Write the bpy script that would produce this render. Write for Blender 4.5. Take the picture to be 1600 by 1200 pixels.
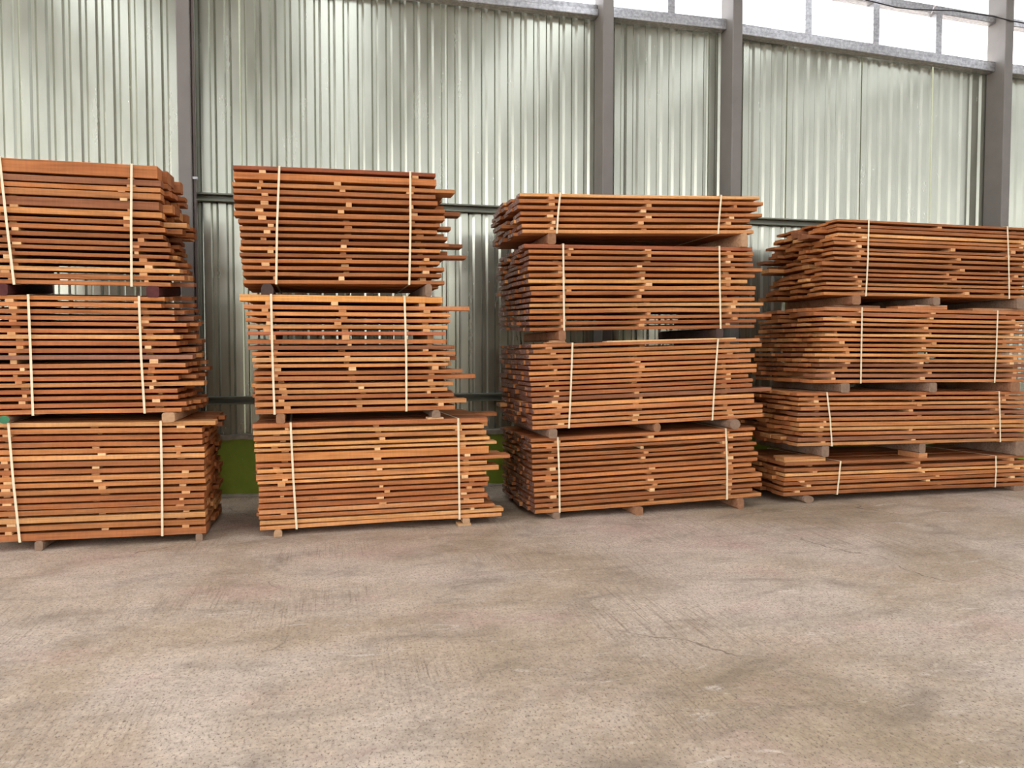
import bpy, math, random
from mathutils import Vector, Matrix

for o in list(bpy.data.objects):
    bpy.data.objects.remove(o)
S = bpy.context.scene
COL = S.collection

# ------------------------------------------------------------------ camera
FPX, CAM_H = 1200.0, 1.5
PITCH, YAW = math.atan(50 / 1200), math.radians(13.3)
cd = bpy.data.cameras.new('camera')
cam = bpy.data.objects.new('camera', cd)
COL.objects.link(cam)
cam.location = (0, 0, CAM_H)
cam.rotation_euler = (math.pi / 2 - PITCH, 0, -YAW)
cd.sensor_fit = 'HORIZONTAL'
cd.sensor_width = 36
cd.lens = 36 * FPX / 1600
cd.clip_end = 300
S.camera = cam

# ------------------------------------------------------------------ sky and exposure (overcast daylight)
w = bpy.data.worlds.new('overcast_sky')
S.world = w
w.use_nodes = True
bg = w.node_tree.nodes['Background']
bg.inputs['Color'].default_value = (0.98, 0.965, 1.0, 1)
bg.inputs['Strength'].default_value = 1.0
S.view_settings.view_transform = 'Standard'
S.view_settings.look = 'None'
S.view_settings.gamma = 1
S.view_settings.use_curve_mapping = False
S.cycles.sample_clamp_indirect = 4.0
S.view_settings.exposure = 2.45

# ------------------------------------------------------------------ pixel -> place (1600 x 1200 frame)
FW = Vector((math.sin(YAW) * math.cos(PITCH), math.cos(YAW) * math.cos(PITCH), -math.sin(PITCH)))
RT = Vector((math.cos(YAW), -math.sin(YAW), 0))
UP = RT.cross(FW)
EYE = Vector((0, 0, CAM_H))
BETA = math.atan(0.02)                        # the stacks are turned a little against the wall
U = Vector((math.cos(BETA), math.sin(BETA), 0))
V = Vector((-math.sin(BETA), math.cos(BETA), 0))
ROW = Vector((0, 6.48, 0))
ROWS = {1: 6.47, 2: 6.485, 3: 6.55, 4: 6.64}   # where the front plane of each stack's line meets x = 0

def set_row(k):
    ROW.y = ROWS[k]

def ray(x, y):
    return FW + RT * ((x - 800) / FPX) + UP * ((600 - y) / FPX)

def hit(x, y, depth=0.0):
    """point on the front plane of the stack row (or 'depth' behind it) -> (along, height)"""
    d = ray(x, y)
    t = (ROW + V * depth - EYE).dot(V) / d.dot(V)
    p = EYE + d * t
    return (p - ROW).dot(U), p.z

def wallhit(x, y, Y=8.40):
    d = ray(x, y)
    p = EYE + d * (Y / d.y)
    return p.x, p.z

# ------------------------------------------------------------------ helpers
R = random.Random(11)

def lin(c):
    r = []
    for v in c:
        v /= 255
        r.append(v / 12.92 if v <= 0.04045 else ((v + 0.055) / 1.055) ** 2.4)
    return (*r, 1.0)

def link(name, me, mat=None, parent=None):
    o = bpy.data.objects.new(name, me)
    COL.objects.link(o)
    if mat is not None:
        for m in (mat if isinstance(mat, (list, tuple)) else [mat]):
            me.materials.append(m)
    o.parent = parent
    return o

def mesh(name, verts, faces, midx=None):
    me = bpy.data.meshes.new(name)
    me.from_pydata(verts, [], faces)
    if midx:
        for p, i in zip(me.polygons, midx):
            p.material_index = i
    me.update()
    return me

def empty(name, loc=(0, 0, 0), rz=0.0):
    o = bpy.data.objects.new(name, None)
    o.empty_display_size = 0.2
    COL.objects.link(o)
    o.location = loc
    o.rotation_euler = (0, 0, rz)
    return o

def tag(o, label, cat=None, group=None, kind=None):
    if label: o['label'] = label
    if cat: o['category'] = cat
    if group: o['group'] = group
    if kind: o['kind'] = kind
    return o

BOXF = [(0, 3, 2, 1), (4, 5, 6, 7), (0, 1, 5, 4), (1, 2, 6, 5), (2, 3, 7, 6), (3, 0, 4, 7)]

def box_me(name, x0, x1, y0, y1, z0, z1):
    v = [(x0, y0, z0), (x1, y0, z0), (x1, y1, z0), (x0, y1, z0), (x0, y0, z1), (x1, y0, z1), (x1, y1, z1), (x0, y1, z1)]
    return mesh(name, v, BOXF)

def prism_me(name, prof, stations, endmat=0):
    """sweep a closed profile [(y,z)] along x; stations [(x, dy, dz, scale)]; caps use material endmat"""
    n = len(prof)
    vs, fs, mi = [], [], []
    for (x, dy, dz, sc) in stations:
        for (y, z) in prof:
            vs.append((x, y * sc + dy, z * sc + dz))
    for k in range(len(stations) - 1):
        a, b = k * n, (k + 1) * n
        for i in range(n):
            j = (i + 1) % n
            fs.append((a + i, b + i, b + j, a + j)); mi.append(0)
    fs.append(tuple(range(n))); mi.append(endmat)
    fs.append(tuple(range((len(stations) - 1) * n, len(stations) * n))[::-1]); mi.append(endmat)
    me = mesh(name, vs, fs, mi)
    return me

def chamfer(w_, h_, c):
    a, b = w_ / 2, h_ / 2
    return [(-a + c, -b), (a - c, -b), (a, -b + c), (a, b - c), (a - c, b), (-a + c, b), (-a, b - c), (-a, -b + c)]

# ------------------------------------------------------------------ materials
def new_mat(name):
    m = bpy.data.materials.new(name)
    m.use_nodes = True
    nt = m.node_tree
    b = nt.nodes['Principled BSDF']
    return m, nt, b

def N(nt, t, **kw):
    n = nt.nodes.new(t)
    for k, v in kw.items():
        setattr(n, k, v)
    return n

def noise(nt, vec, scale, detail=4, rough=0.55, dist=0.0):
    n = N(nt, 'ShaderNodeTexNoise')
    n.inputs['Scale'].default_value = scale
    n.inputs['Detail'].default_value = detail
    n.inputs['Roughness'].default_value = rough
    n.inputs['Distortion'].default_value = dist
    if vec is not None:
        nt.links.new(vec, n.inputs['Vector'])
    return n.outputs['Fac']

def ramp(nt, fac, stops):
    r = N(nt, 'ShaderNodeValToRGB')
    e = r.color_ramp.elements
    while len(e) < len(stops):
        e.new(0.5)
    for i, (p, c) in enumerate(stops):
        e[i].position = p
        e[i].color = c if len(c) == 4 else (*c, 1)
    nt.links.new(fac, r.inputs['Fac'])
    return r.outputs['Color']

def g(v):
    return (v, v, v, 1)

def mix(nt, kind, fac, a, b):
    m = N(nt, 'ShaderNodeMixRGB', blend_type=kind)
    for s, v in (('Fac', fac), ('Color1', a), ('Color2', b)):
        if isinstance(v, (int, float)):
            m.inputs[s].default_value = v
        elif isinstance(v, tuple):
            m.inputs[s].default_value = v
        else:
            nt.links.new(v, m.inputs[s])
    return m.outputs['Color']

def objvec(nt, scale, rand=True):
    tc = N(nt, 'ShaderNodeTexCoord')
    mp = N(nt, 'ShaderNodeMapping')
    mp.inputs['Scale'].default_value = scale
    nt.links.new(tc.outputs['Object'], mp.inputs['Vector'])
    if rand:
        oi = N(nt, 'ShaderNodeObjectInfo')
        mul = N(nt, 'ShaderNodeMath', operation='MULTIPLY')
        mul.inputs[1].default_value = 97.0
        nt.links.new(oi.outputs['Random'], mul.inputs[0])
        nt.links.new(mul.outputs[0], mp.inputs['Location'])
    return mp.outputs['Vector']

def bump(nt, b, h, strength, dist=0.01):
    n = N(nt, 'ShaderNodeBump')
    n.inputs['Strength'].default_value = strength
    n.inputs['Distance'].default_value = dist
    nt.links.new(h, n.inputs['Height'])
    nt.links.new(n.outputs['Normal'], b.inputs['Normal'])

def wood_mat(name, contrast=1.0, rough=0.62):
    m, nt, b = new_mat(name)
    oi = N(nt, 'ShaderNodeObjectInfo')
    fine = noise(nt, objvec(nt, (2.2, 55, 55)), 1.0, 6, 0.65, 0.3)
    big = noise(nt, objvec(nt, (1.3, 7, 7)), 1.0, 3, 0.5, 0.6)
    saw = noise(nt, objvec(nt, (60, 3, 3)), 1.0, 2, 0.5)
    c = mix(nt, 'MULTIPLY', 1.0, oi.outputs['Color'],
            ramp(nt, fine, [(0.28, g(1 - 0.42 * contrast)), (0.52, g(1.0)), (0.75, g(1 + 0.16 * contrast))]))
    c = mix(nt, 'MULTIPLY', 1.0, c, ramp(nt, big, [(0.3, (0.82, 0.73, 0.66, 1)), (0.5, g(1.0)), (0.72, (1.14, 1.2, 1.28, 1))]))
    c = mix(nt, 'MULTIPLY', 0.5, c, ramp(nt, saw, [(0.35, g(0.86)), (0.65, g(1.06))]))
    knots = noise(nt, objvec(nt, (5, 18, 18)), 1.0, 2, 0.5)
    c = mix(nt, 'MIX', ramp(nt, knots, [(0.76, g(0)), (0.82, g(0.55))]), c, lin((92, 50, 28)))
    nt.links.new(c, b.inputs['Base Color'])
    b.inputs['Roughness'].default_value = rough
    b.inputs['Specular IOR Level'].default_value = 0.25
    bump(nt, b, fine, 0.25, 0.004)
    return m

def plain_mat(name, rgb, rough=0.6, metal=0.0, var=0.12, scale=8.0, spec=0.5, bmp=0.0):
    m, nt, b = new_mat(name)
    n = noise(nt, objvec(nt, (1, 1, 1)), scale, 5, 0.6)
    c = mix(nt, 'MULTIPLY', 1.0, lin(rgb), ramp(nt, n, [(0.3, g(1 - var)), (0.7, g(1 + var))]))
    nt.links.new(c, b.inputs['Base Color'])
    b.inputs['Roughness'].default_value = rough
    b.inputs['Metallic'].default_value = metal
    b.inputs['Specular IOR Level'].default_value = spec
    if bmp:
        bump(nt, b, n, bmp, 0.01)
    return m

M = {}
M['wood'] = wood_mat('sawn_hardwood')
M['stick'] = wood_mat('pale_sticker_wood', 0.6)
M['log'] = wood_mat('weathered_bearer_wood', 1.2, 0.8)

def end_mat():
    m, nt, b = new_mat('plank_end_grain')
    oi = N(nt, 'ShaderNodeObjectInfo')
    n = noise(nt, objvec(nt, (20, 20, 20)), 1.5, 4)
    c = mix(nt, 'MULTIPLY', 1.0, oi.outputs['Color'], ramp(nt, n, [(0.3, g(0.8)), (0.7, g(1.1))]))
    nt.links.new(c, b.inputs['Base Color'])
    b.inputs['Roughness'].default_value = 0.75
    b.inputs['Specular IOR Level'].default_value = 0.2
    return m
M['end'] = end_mat()

def wax_mat():
    m, nt, b = new_mat('dark_waxed_plank_end')
    n = noise(nt, objvec(nt, (14, 14, 30)), 1.6, 4, 0.6)
    c = ramp(nt, n, [(0.3, lin((74, 42, 34))), (0.6, lin((120, 72, 56))), (0.8, lin((150, 96, 74)))])
    s = noise(nt, objvec(nt, (26, 26, 26)), 2.0, 3, 0.6, 1.5)
    f = ramp(nt, s, [(0.60, g(0)), (0.64, g(1))])
    c = mix(nt, 'MIX', f, c, lin((236, 226, 220)))
    nt.links.new(c, b.inputs['Base Color'])
    b.inputs['Roughness'].default_value = 0.38
    return m
M['wax'] = wax_mat()

M['strap'] = plain_mat('cream_plastic_strap', (226, 212, 178), 0.4, var=0.03)
M['steel'] = plain_mat('grey_primed_steel', (114, 109, 102), 0.55, 0.0, 0.10, 3.0)
M['girt'] = plain_mat('dark_olive_channel', (112, 114, 98), 0.5, 0.1, 0.10, 4.0)
M['pipe'] = plain_mat('brown_conduit', (92, 80, 74), 0.5, 0.0, 0.1)
M['cable'] = plain_mat('black_cable', (28, 26, 28), 0.5)
M['wire'] = plain_mat('pale_wire', (225, 215, 210), 0.5)
M['greenend'] = plain_mat('green_painted_end', (38, 112, 72), 0.5, var=0.25, scale=14)
M['pencil'] = plain_mat('pencil', (70, 52, 38), 0.8)
M['rear'] = plain_mat('beige_far_wall', (176, 170, 148), 0.6, 0.0, 0.05)
M['roof'] = plain_mat('roof_sheet', (150, 150, 148), 0.6, 0.0, 0.05)

def galv_mat():
    m, nt, b = new_mat('galvanised_spangle')
    n = noise(nt, objvec(nt, (1, 1, 1)), 30, 3, 0.6)
    n2 = noise(nt, objvec(nt, (2, 20, 20)), 1.5, 4, 0.6)
    c = ramp(nt, n, [(0.35, g(0.33)), (0.65, g(0.52))])
    c = mix(nt, 'MULTIPLY', 0.7, c, ramp(nt, n2, [(0.35, g(0.7)), (0.65, g(1.1))]))
    nt.links.new(c, b.inputs['Base Color'])
    b.inputs['Metallic'].default_value = 0.75
    b.inputs['Roughness'].default_value = 0.42
    return m
M['galv'] = galv_mat()

def sheet_mat():
    m, nt, b = new_mat('galvalume_wall_sheet')
    n = noise(nt, objvec(nt, (3, 3, 0.6)), 2.0, 5, 0.6)
    s = noise(nt, objvec(nt, (30, 30, 3)), 2.0, 3, 0.5)
    c = ramp(nt, n, [(0.3, (0.385, 0.395, 0.315, 1)), (0.7, (0.46, 0.47, 0.385, 1))])
    nt.links.new(c, b.inputs['Base Color'])
    b.inputs['Metallic'].default_value = 0.78
    nt.links.new(ramp(nt, n, [(0.3, g(0.20)), (0.7, g(0.28))]), b.inputs['Roughness'])
    return m
M['sheet'] = sheet_mat()

def green_mat():
    m, nt, b = new_mat('green_painted_plinth')
    v = objvec(nt, (1, 1, 1), False)
    n = noise(nt, v, 2.5, 5, 0.65)
    c = ramp(nt, n, [(0.3, lin((116, 134, 28))), (0.7, lin((138, 156, 44)))])
    s = noise(nt, v, 16, 4, 0.6)
    c = mix(nt, 'MIX', ramp(nt, s, [(0.66, g(0)), (0.72, g(0.7))]), c, lin((168, 168, 130)))
    nt.links.new(c, b.inputs['Base Color'])
    b.inputs['Roughness'].default_value = 0.6
    bump(nt, b, s, 0.3, 0.01)
    return m
M['green'] = green_mat()
M['mortar'] = plain_mat('grey_mortar', (150, 142, 126), 0.9, var=0.25, scale=14, spec=0.1, bmp=0.6)

def floor_mat():
    m, nt, b = new_mat('brushed_concrete')
    tc = N(nt, 'ShaderNodeTexCoord')
    P = tc.outputs['Object']
    def mp(scale, rz=0.0):
        n = N(nt, 'ShaderNodeMapping')
        n.inputs['Scale'].default_value = scale
        n.inputs['Rotation'].default_value = (0, 0, rz)
        nt.links.new(P, n.inputs['Vector'])
        return n.outputs['Vector']
    big = noise(nt, P, 0.55, 5, 0.62, 0.4)
    med = noise(nt, mp((1, 1.8, 1)), 1.7, 6, 0.66, 0.6)
    c = ramp(nt, big, [(0.30, lin((150, 132, 106))), (0.45, lin((172, 154, 132))), (0.58, lin((188, 172, 154))), (0.72, lin((182, 158, 142)))])
    c = mix(nt, 'MULTIPLY', 0.9, c, ramp(nt, med, [(0.30, g(0.62)), (0.46, g(0.95)), (0.70, g(1.18))]))
    pink = noise(nt, mp((1, 1.5, 1)), 0.9, 4, 0.6)
    c = mix(nt, 'MIX', ramp(nt, pink, [(0.55, g(0)), (0.72, g(0.55))]), c, lin((188, 156, 142)))
    # whitish scrapes
    scr = noise(nt, mp((1.4, 5, 1), 0.35), 1.6, 7, 0.7, 0.8)
    c = mix(nt, 'MIX', ramp(nt, scr, [(0.60, g(0)), (0.68, g(0.65))]), c, lin((208, 194, 178)))
    # dark brushed tyre streaks
    st = noise(nt, mp((60, 1.6, 1), -0.2), 1.2, 4, 0.65)
    stm = noise(nt, P, 0.8, 3, 0.5)
    sm = mix(nt, 'MULTIPLY', 1.0, ramp(nt, st, [(0.50, g(0)), (0.66, g(1))]), ramp(nt, stm, [(0.48, g(0)), (0.62, g(0.6))]))
    c = mix(nt, 'MIX', sm, c, lin((112, 94, 78)))
    # pits
    pit = noise(nt, mp((1, 0.6, 1)), 85, 4, 0.75)
    pf = ramp(nt, pit, [(0.54, g(0)), (0.62, g(0.9))])
    c = mix(nt, 'MIX', pf, c, lin((118, 100, 84)))
    fine = noise(nt, P, 26, 8, 0.8)
    c = mix(nt, 'MULTIPLY', 0.9, c, ramp(nt, fine, [(0.3, g(0.66)), (0.7, g(1.28))]))
    # cracks
    wv = N(nt, 'ShaderNodeVectorMath', operation='ADD')
    nz = N(nt, 'ShaderNodeTexNoise'); nz.inputs['Scale'].default_value = 1.8; nz.inputs['Detail'].default_value = 6
    nt.links.new(P, nz.inputs['Vector'])
    sc = N(nt, 'ShaderNodeVectorMath', operation='SCALE'); sc.inputs['Scale'].default_value = 0.55
    nt.links.new(nz.outputs['Color'], sc.inputs[0])
    nt.links.new(P, wv.inputs[0]); nt.links.new(sc.outputs[0], wv.inputs[1])
    vo = N(nt, 'ShaderNodeTexVoronoi', feature='DISTANCE_TO_EDGE')
    vo.inputs['Scale'].default_value = 0.42
    nt.links.new(wv.outputs[0], vo.inputs['Vector'])
    ck = ramp(nt, vo.outputs['Distance'], [(0.0, g(1)), (0.0035, g(0))])
    cm = mix(nt, 'MULTIPLY', 1.0, ck, ramp(nt, noise(nt, P, 0.9, 3), [(0.55, g(0)), (0.62, g(0.8))]))
    c = mix(nt, 'MIX', cm, c, lin((92, 78, 66)))
    nt.links.new(c, b.inputs['Base Color'])
    b.inputs['Roughness'].default_value = 0.72
    b.inputs['Specular IOR Level'].default_value = 0.3
    h = mix(nt, 'ADD', 0.5, fine, st)
    h = mix(nt, 'SUBTRACT', 1.0, h, pf)
    h = mix(nt, 'SUBTRACT', 1.0, h, cm)
    bump(nt, b, h, 0.35, 0.006)
    return m
M['floor'] = floor_mat()

def pane_mat(name='clear_polycarbonate', col=(0.93, 0.94, 0.95, 1)):
    m, nt, b = new_mat(name)
    out = nt.nodes['Material Output']
    tr = N(nt, 'ShaderNodeBsdfTransparent'); tr.inputs['Color'].default_value = col
    gl = N(nt, 'ShaderNodeBsdfGlossy'); gl.inputs['Roughness'].default_value = 0.1
    mx = N(nt, 'ShaderNodeMixShader'); mx.inputs[0].default_value = 0.05
    nt.links.new(tr.outputs[0], mx.inputs[1]); nt.links.new(gl.outputs[0], mx.inputs[2])
    nt.links.new(mx.outputs[0], out.inputs['Surface'])
    return m
M['pane'] = pane_mat()

# ------------------------------------------------------------------ setting: floor, wall, plinth, roof
fl = link('floor', mesh('floor', [(-40, -40, 0), (45, -40, 0), (45, 20, 0), (-40, 20, 0)], [(0, 1, 2, 3)]), M['floor'])
tag(fl, 'worn beige concrete warehouse floor with brushed streaks and cracks', kind='structure')

WY = 8.52                      # face of the wall sheets
PLY = 8.38                     # face of the plinth
z_pl = wallhit(370, 681, PLY)[1]
z_low = wallhit(370, 620)[1]
z_mid = wallhit(720, 317.6)[1]
z_top = wallhit(960, 30)[1]    # lower edge of the sill girt
XL0, XR0 = -9.0, 15.0

bb = empty('baseboard_back', (0, PLY, 0))
tag(bb, 'low green painted masonry plinth along the foot of the metal wall', kind='structure')
link('plinth_block', box_me('plinth_block', XL0, XR0, 0.0, 0.35, -0.05, z_pl - 0.02), M['green'], bb)
vs, fs = [], []
n = 160
for i in range(n + 1):
    x = XL0 + (XR0 - XL0) * i / n
    q = R.uniform(-0.006, 0.006)
    vs += [(x, -0.012 + q, z_pl - 0.045 + q * 2), (x, -0.012 + q, z_pl + q), (x, 0.30, z_pl + q), (x, 0.30, z_pl - 0.045)]
for i in range(n):
    for k in range(4):
        a, c_ = i * 4 + k, i * 4 + (k + 1) % 4
        fs.append((a, c_, c_ + 4, a + 4))
link('plinth_capping', mesh('plinth_capping', vs, fs), M['mortar'], bb)
vs, fs = [], []
n = 300
for i in range(n + 1):
    x = XL0 + (XR0 - XL0) * i / n
    q = R.uniform(0.02, 0.06)
    vs += [(x, -q, -0.01), (x, -q * 0.7, 0.012), (x, 0.02, R.uniform(0.02, 0.045))]
for i in range(n):
    for k in range(2):
        a = i * 3 + k
        fs.append((a, a + 3, a + 4, a + 1))
link('mortar_fillet', mesh('mortar_fillet', vs, fs), M['mortar'], bb)

# corrugated wall sheets, 7 ribs each, every sheet its own part
wb = empty('wall_back', (0, WY, 0))
tag(wb, 'tall wall of ribbed silvery metal cladding sheets', kind='structure')
PIT = 0.15
ribs = 7
SW = PIT * ribs
def sheet_me(name, z0, z1):
    pr = []
    for r in range(ribs):
        x = r * PIT
        pr += [(x, 0), (x + 0.072, 0), (x + 0.092, 0.021), (x + 0.124, 0.021)]
    pr += [(SW - 0.011, 0.010), (SW - 0.008, 0.014), (SW + 0.03, 0.014)]
    vs = [(x, y, z0) for x, y in pr] + [(x, y, z1) for x, y in pr]
    k = len(pr)
    return mesh(name, vs, [(i, i + 1, k + i + 1, k + i) for i in range(k - 1)])
x_b3a, z_b3a = wallhit(1161, 55)
x_b3b, z_b3b = wallhit(1559, 113.7)
def sheet_top(xs):                       # the sill falls towards the last column: sheets are cut to follow it
    if xs < x_b3a:
        return z_top + 0.085
    return z_b3a + (z_b3b - z_b3a) * min(1.0, max(0, (xs + SW - x_b3a) / (x_b3b - x_b3a))) + 0.085
SHEETS = {}
x = 7.586 - SW * 16
i = 0
while x < XR0:
    key = round(sheet_top(x), 3)
    if key not in SHEETS:
        SHEETS[key] = sheet_me('wall_sheet', z_pl - 0.03, key)
        SHEETS[key].materials.append(M['sheet'])
    o = bpy.data.objects.new('wall_sheet', SHEETS[key])
    COL.objects.link(o)
    o.parent = wb
    o.location = (x, 0.003 * (i % 2), 0)
    o.rotation_euler = (0, 0, R.uniform(-0.004, 0.004))
    x += SW
    i += 1

# columns (rectangular hollow steel), between wall and stacks
cx = [wallhit(288, 200, 8.22)[0], wallhit(951, 60, 8.22)[0], wallhit(1153, 60, 8.22)[0], wallhit(1577, 100, 8.22)[0]]
CW = 0.125
COLS = [('grey steel wall column with a brown conduit pipe up its side', cx[0]),
        ('grey steel column in front of metal wall, where the clerestory window rail steps down', cx[1]),
        ('grey steel column behind the dark-ended stack, before the wide clerestory bay', cx[2]),
        ('grey steel column rising behind the ragged-ended low stack', cx[3])]
def column(label, xc):
    o = link('steel_column', prism_me('steel_column', chamfer(CW, 0.29, 0.008), [(-0.0, 0, 0, 1), (6.6, 0, 0, 1)]), M['steel'])
    # profile (y,z) swept along x -> stand it up
    o.data.transform(Matrix(((0, 1, 0, 0), (0, 0, 1, 0), (1, 0, 0, 0), (0, 0, 0, 1))))
    o.location = (xc, 8.22 + 0.145, 0)
    tag(o, label, 'column', 'steel columns along the wall')
    return o
for lb, xc in COLS:
    column(lb, xc)

def tube(name, pts, r, mat, parent=None, seg=8):
    cu = bpy.data.curves.new(name, 'CURVE')
    cu.dimensions = '3D'
    sp = cu.splines.new('POLY')
    sp.points.add(len(pts) - 1)
    for p, q in zip(sp.points, pts):
        p.co = (*q, 1)
    cu.bevel_depth = r
    cu.bevel_resolution = 2
    cu.use_fill_caps = True
    tmp = bpy.data.objects.new(name, cu)
    me = bpy.data.meshes.new_from_object(tmp)
    bpy.data.objects.remove(tmp)
    return link(name, me, mat, parent)

pc = cx[0] + CW / 2 + 0.017
cond = empty('conduit_pipe', (pc, 8.27, 0))
tag(cond, 'thin brown vertical conduit pipe clipped beside the grey column', 'pipe')
tube('pipe', [(0, 0, 0.0), (0, 0, 6.5)], 0.016, M['pipe'], cond)
zj = wallhit(301, 315, 8.27)[1]
for dz in (0, -0.06):
    tube('coupling', [(0, 0, zj + dz - 0.02), (0, 0, zj + dz + 0.02)], 0.022, M['pipe'], cond)
link('clip', box_me('clip', -0.035, 0.03, -0.022, 0.0, zj + 0.22, zj + 0.245), M['galv'], cond)

# girts: open C channels between the columns
bays = [(XL0, cx[0] - CW / 2), (cx[0] + CW / 2, cx[1] - CW / 2), (cx[1] + CW / 2, cx[2] - CW / 2), (cx[2] + CW / 2, cx[3] - CW / 2), (cx[3] + CW / 2, XR0)]
def channel(x0, x1, z1, h, d, t=0.006, lip=0.016):
    """C section, open side to the room; z1 = top"""
    pr = [(0, 0), (-d, 0), (-d, -lip), (-d + t, -lip), (-d + t, -t), (-t, -t), (-t, -h + t), (-d + t, -h + t), (-d + t, -h + lip), (-d, -h + lip), (-d, -h), (0, -h)]
    k = len(pr)
    vs = [(x0, y, z) for y, z in pr] + [(x1, y, z) for y, z in pr]
    fs = [(i, (i + 1) % k, k + (i + 1) % k, k + i) for i in range(k)]
    return vs, fs
bayname = ['the bay behind the thick-timber stack', 'the long bay behind the narrow stack', 'the short bay behind the dark-ended stack', 'the wide bay behind the ragged-ended stack', 'the bay past the last column']
for bi, (a, b_) in enumerate(bays):
    for nm, zz in (('middle', z_mid), ('lower', z_low)):
        if bi == 4 and nm == 'lower':
            continue
        vs, fs = channel(a, b_, 0, 0.082, 0.085)
        o = link('wall_girt', mesh('wall_girt', vs, fs), M['girt'])
        o.location = (0, WY - 0.002, zz)
        tag(o, 'dark olive %s channel rail across %s' % (nm, bayname[bi]), 'rail', '%s wall rails' % nm)

# sill girts under the clerestory
def beam(name, a, b_, za, zb, h, y0, y1, mat, label, cat='rail', group=None, parent=None):
    vs = [(a, y0, za), (b_, y0, zb), (b_, y1, zb), (a, y1, za), (a, y0, za + h), (b_, y0, zb + h), (b_, y1, zb + h), (a, y1, za + h)]
    o = link(name, mesh(name, vs, BOXF), mat, parent)
    if label:
        tag(o, label, cat, group)
        bv = o.modifiers.new('edge', 'BEVEL'); bv.width = 0.008; bv.segments = 2
    return o
HS = 0.125
Y0, Y1 = 8.37, 8.50
z_drop = wallhit(1559, 113.7)[1] - wallhit(1161, 55)[1]
zs3 = wallhit(1161, 55)[1]
for bi, (a, b_) in enumerate(bays):
    za = zb = z_top + 0.005
    if bi <= 1:
        za = zb = wallhit(800, 12)[1]
    if bi == 3:
        za, zb = zs3, zs3 + z_drop
    if bi == 4:
        za, zb = zs3 + z_drop, zs3 + z_drop - 0.10
    h = HS if bi > 1 else 0.075
    beam('sill_rail', a, b_, za, zb, h, Y0, Y1, M['galv'], 'galvanised window sill rail across %s' % bayname[bi], 'rail', 'galvanised sill rails')
    if bi == 1:
        beam('sill_rail', a, b_, za + 0.076, zb + 0.076, 0.07, Y0 + 0.05, Y1, M['galv'], 'narrow upper rail lying on the sill rail of the long bay', 'rail', 'galvanised sill rails')

# clerestory: studs, upper rail, panes
ZW = 6.4
zu_l = wallhit(1377, 7.7)[1]
zu_r = wallhit(1563, 39)[1]
for bi, (a, b_) in enumerate(bays[1:], 1):
    sl = (zu_r - zu_l) / (wallhit(1563, 39)[0] - wallhit(1377, 7.7)[0]) if bi >= 3 else 0
    xr = wallhit(1377, 7.7)[0]
    za, zb = zu_l + sl * (a - xr), zu_l + sl * (b_ - xr)
    if bi == 1:
        za = zb = 6.05
    if bi == 2:
        za = zb = 6.02
    beam('clerestory_rail', a, b_, za, zb, 0.10, 8.38, 8.50, M['galv'], 'galvanised upper rail across the window of %s' % bayname[bi], 'rail', 'galvanised upper window rails')
studs = [1048, 1262, 1368, 1466]
SX = []
for k, px in enumerate(studs):
    sx = wallhit(px, 30, 8.40)[0]
    SX.append(sx)
    zb = z_top + 0.12 if k == 0 else zs3 + z_drop * (sx - bays[3][0]) / (bays[3][1] - bays[3][0]) + HS
    ztop = 6.022 if k == 0 else zu_l + (zu_r - zu_l) / (wallhit(1563, 39)[0] - wallhit(1377, 7.7)[0]) * (sx - wallhit(1377, 7.7)[0]) + 0.003
    o = link('window_stud', box_me('window_stud', -0.045, 0.045, 0, 0.12, zb - 0.003, ztop), M['galv'])
    o.location = (sx, 8.38, 0)
    names = ['short galvanised window stud above the short bay', 'galvanised window stud next to the column behind the dark-ended stack, wide bay',
             'middle galvanised window stud of the wide bay', 'galvanised window stud of the wide bay, nearest the last column']
    tag(o, names[k], 'stud', 'galvanised window studs')
for bi, (a, b_) in enumerate(bays[1:], 1):
    cuts = [a] + [s for s in SX if a < s < b_] + [b_]
    wn = empty('window_%d' % bi, ((a + b_) / 2, 8.505, z_top + 0.1))
    tag(wn, 'clear clerestory glazing over %s' % bayname[bi], kind='structure')
    for p, q in zip(cuts, cuts[1:]):
        link('pane', box_me('pane', p - (a + b_) / 2, q - (a + b_) / 2, 0, 0.006, 0.005, ZW - z_top), M['pane'], wn)

# cable drooping along the upper rail
pts = []
for (px, py) in [(1352, 0), (1400, 12), (1428, 15), (1455, 16), (1490, 17), (1525, 22), (1552, 26), (1580, 33), (1620, 40)]:
    x_, z_ = wallhit(px, py, 8.21)
    pts.append((x_, 8.205, z_))
tag(tube('black_cable', pts, 0.008, M['cable']), 'black cable drooping along the upper window rail of the wide bay', 'cable')
pts = []
for (px, py) in [(1455, 21), (1459, 11), (1466, 7), (1478, 0), (1490, -10)]:
    x_, z_ = wallhit(px, py, 8.35)
    pts.append((x_, 8.345, z_))
tag(tube('pale_wire', pts, 0.005, M['wire']), 'thin pale loose wire hanging at the upper window rail', 'wire')

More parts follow.
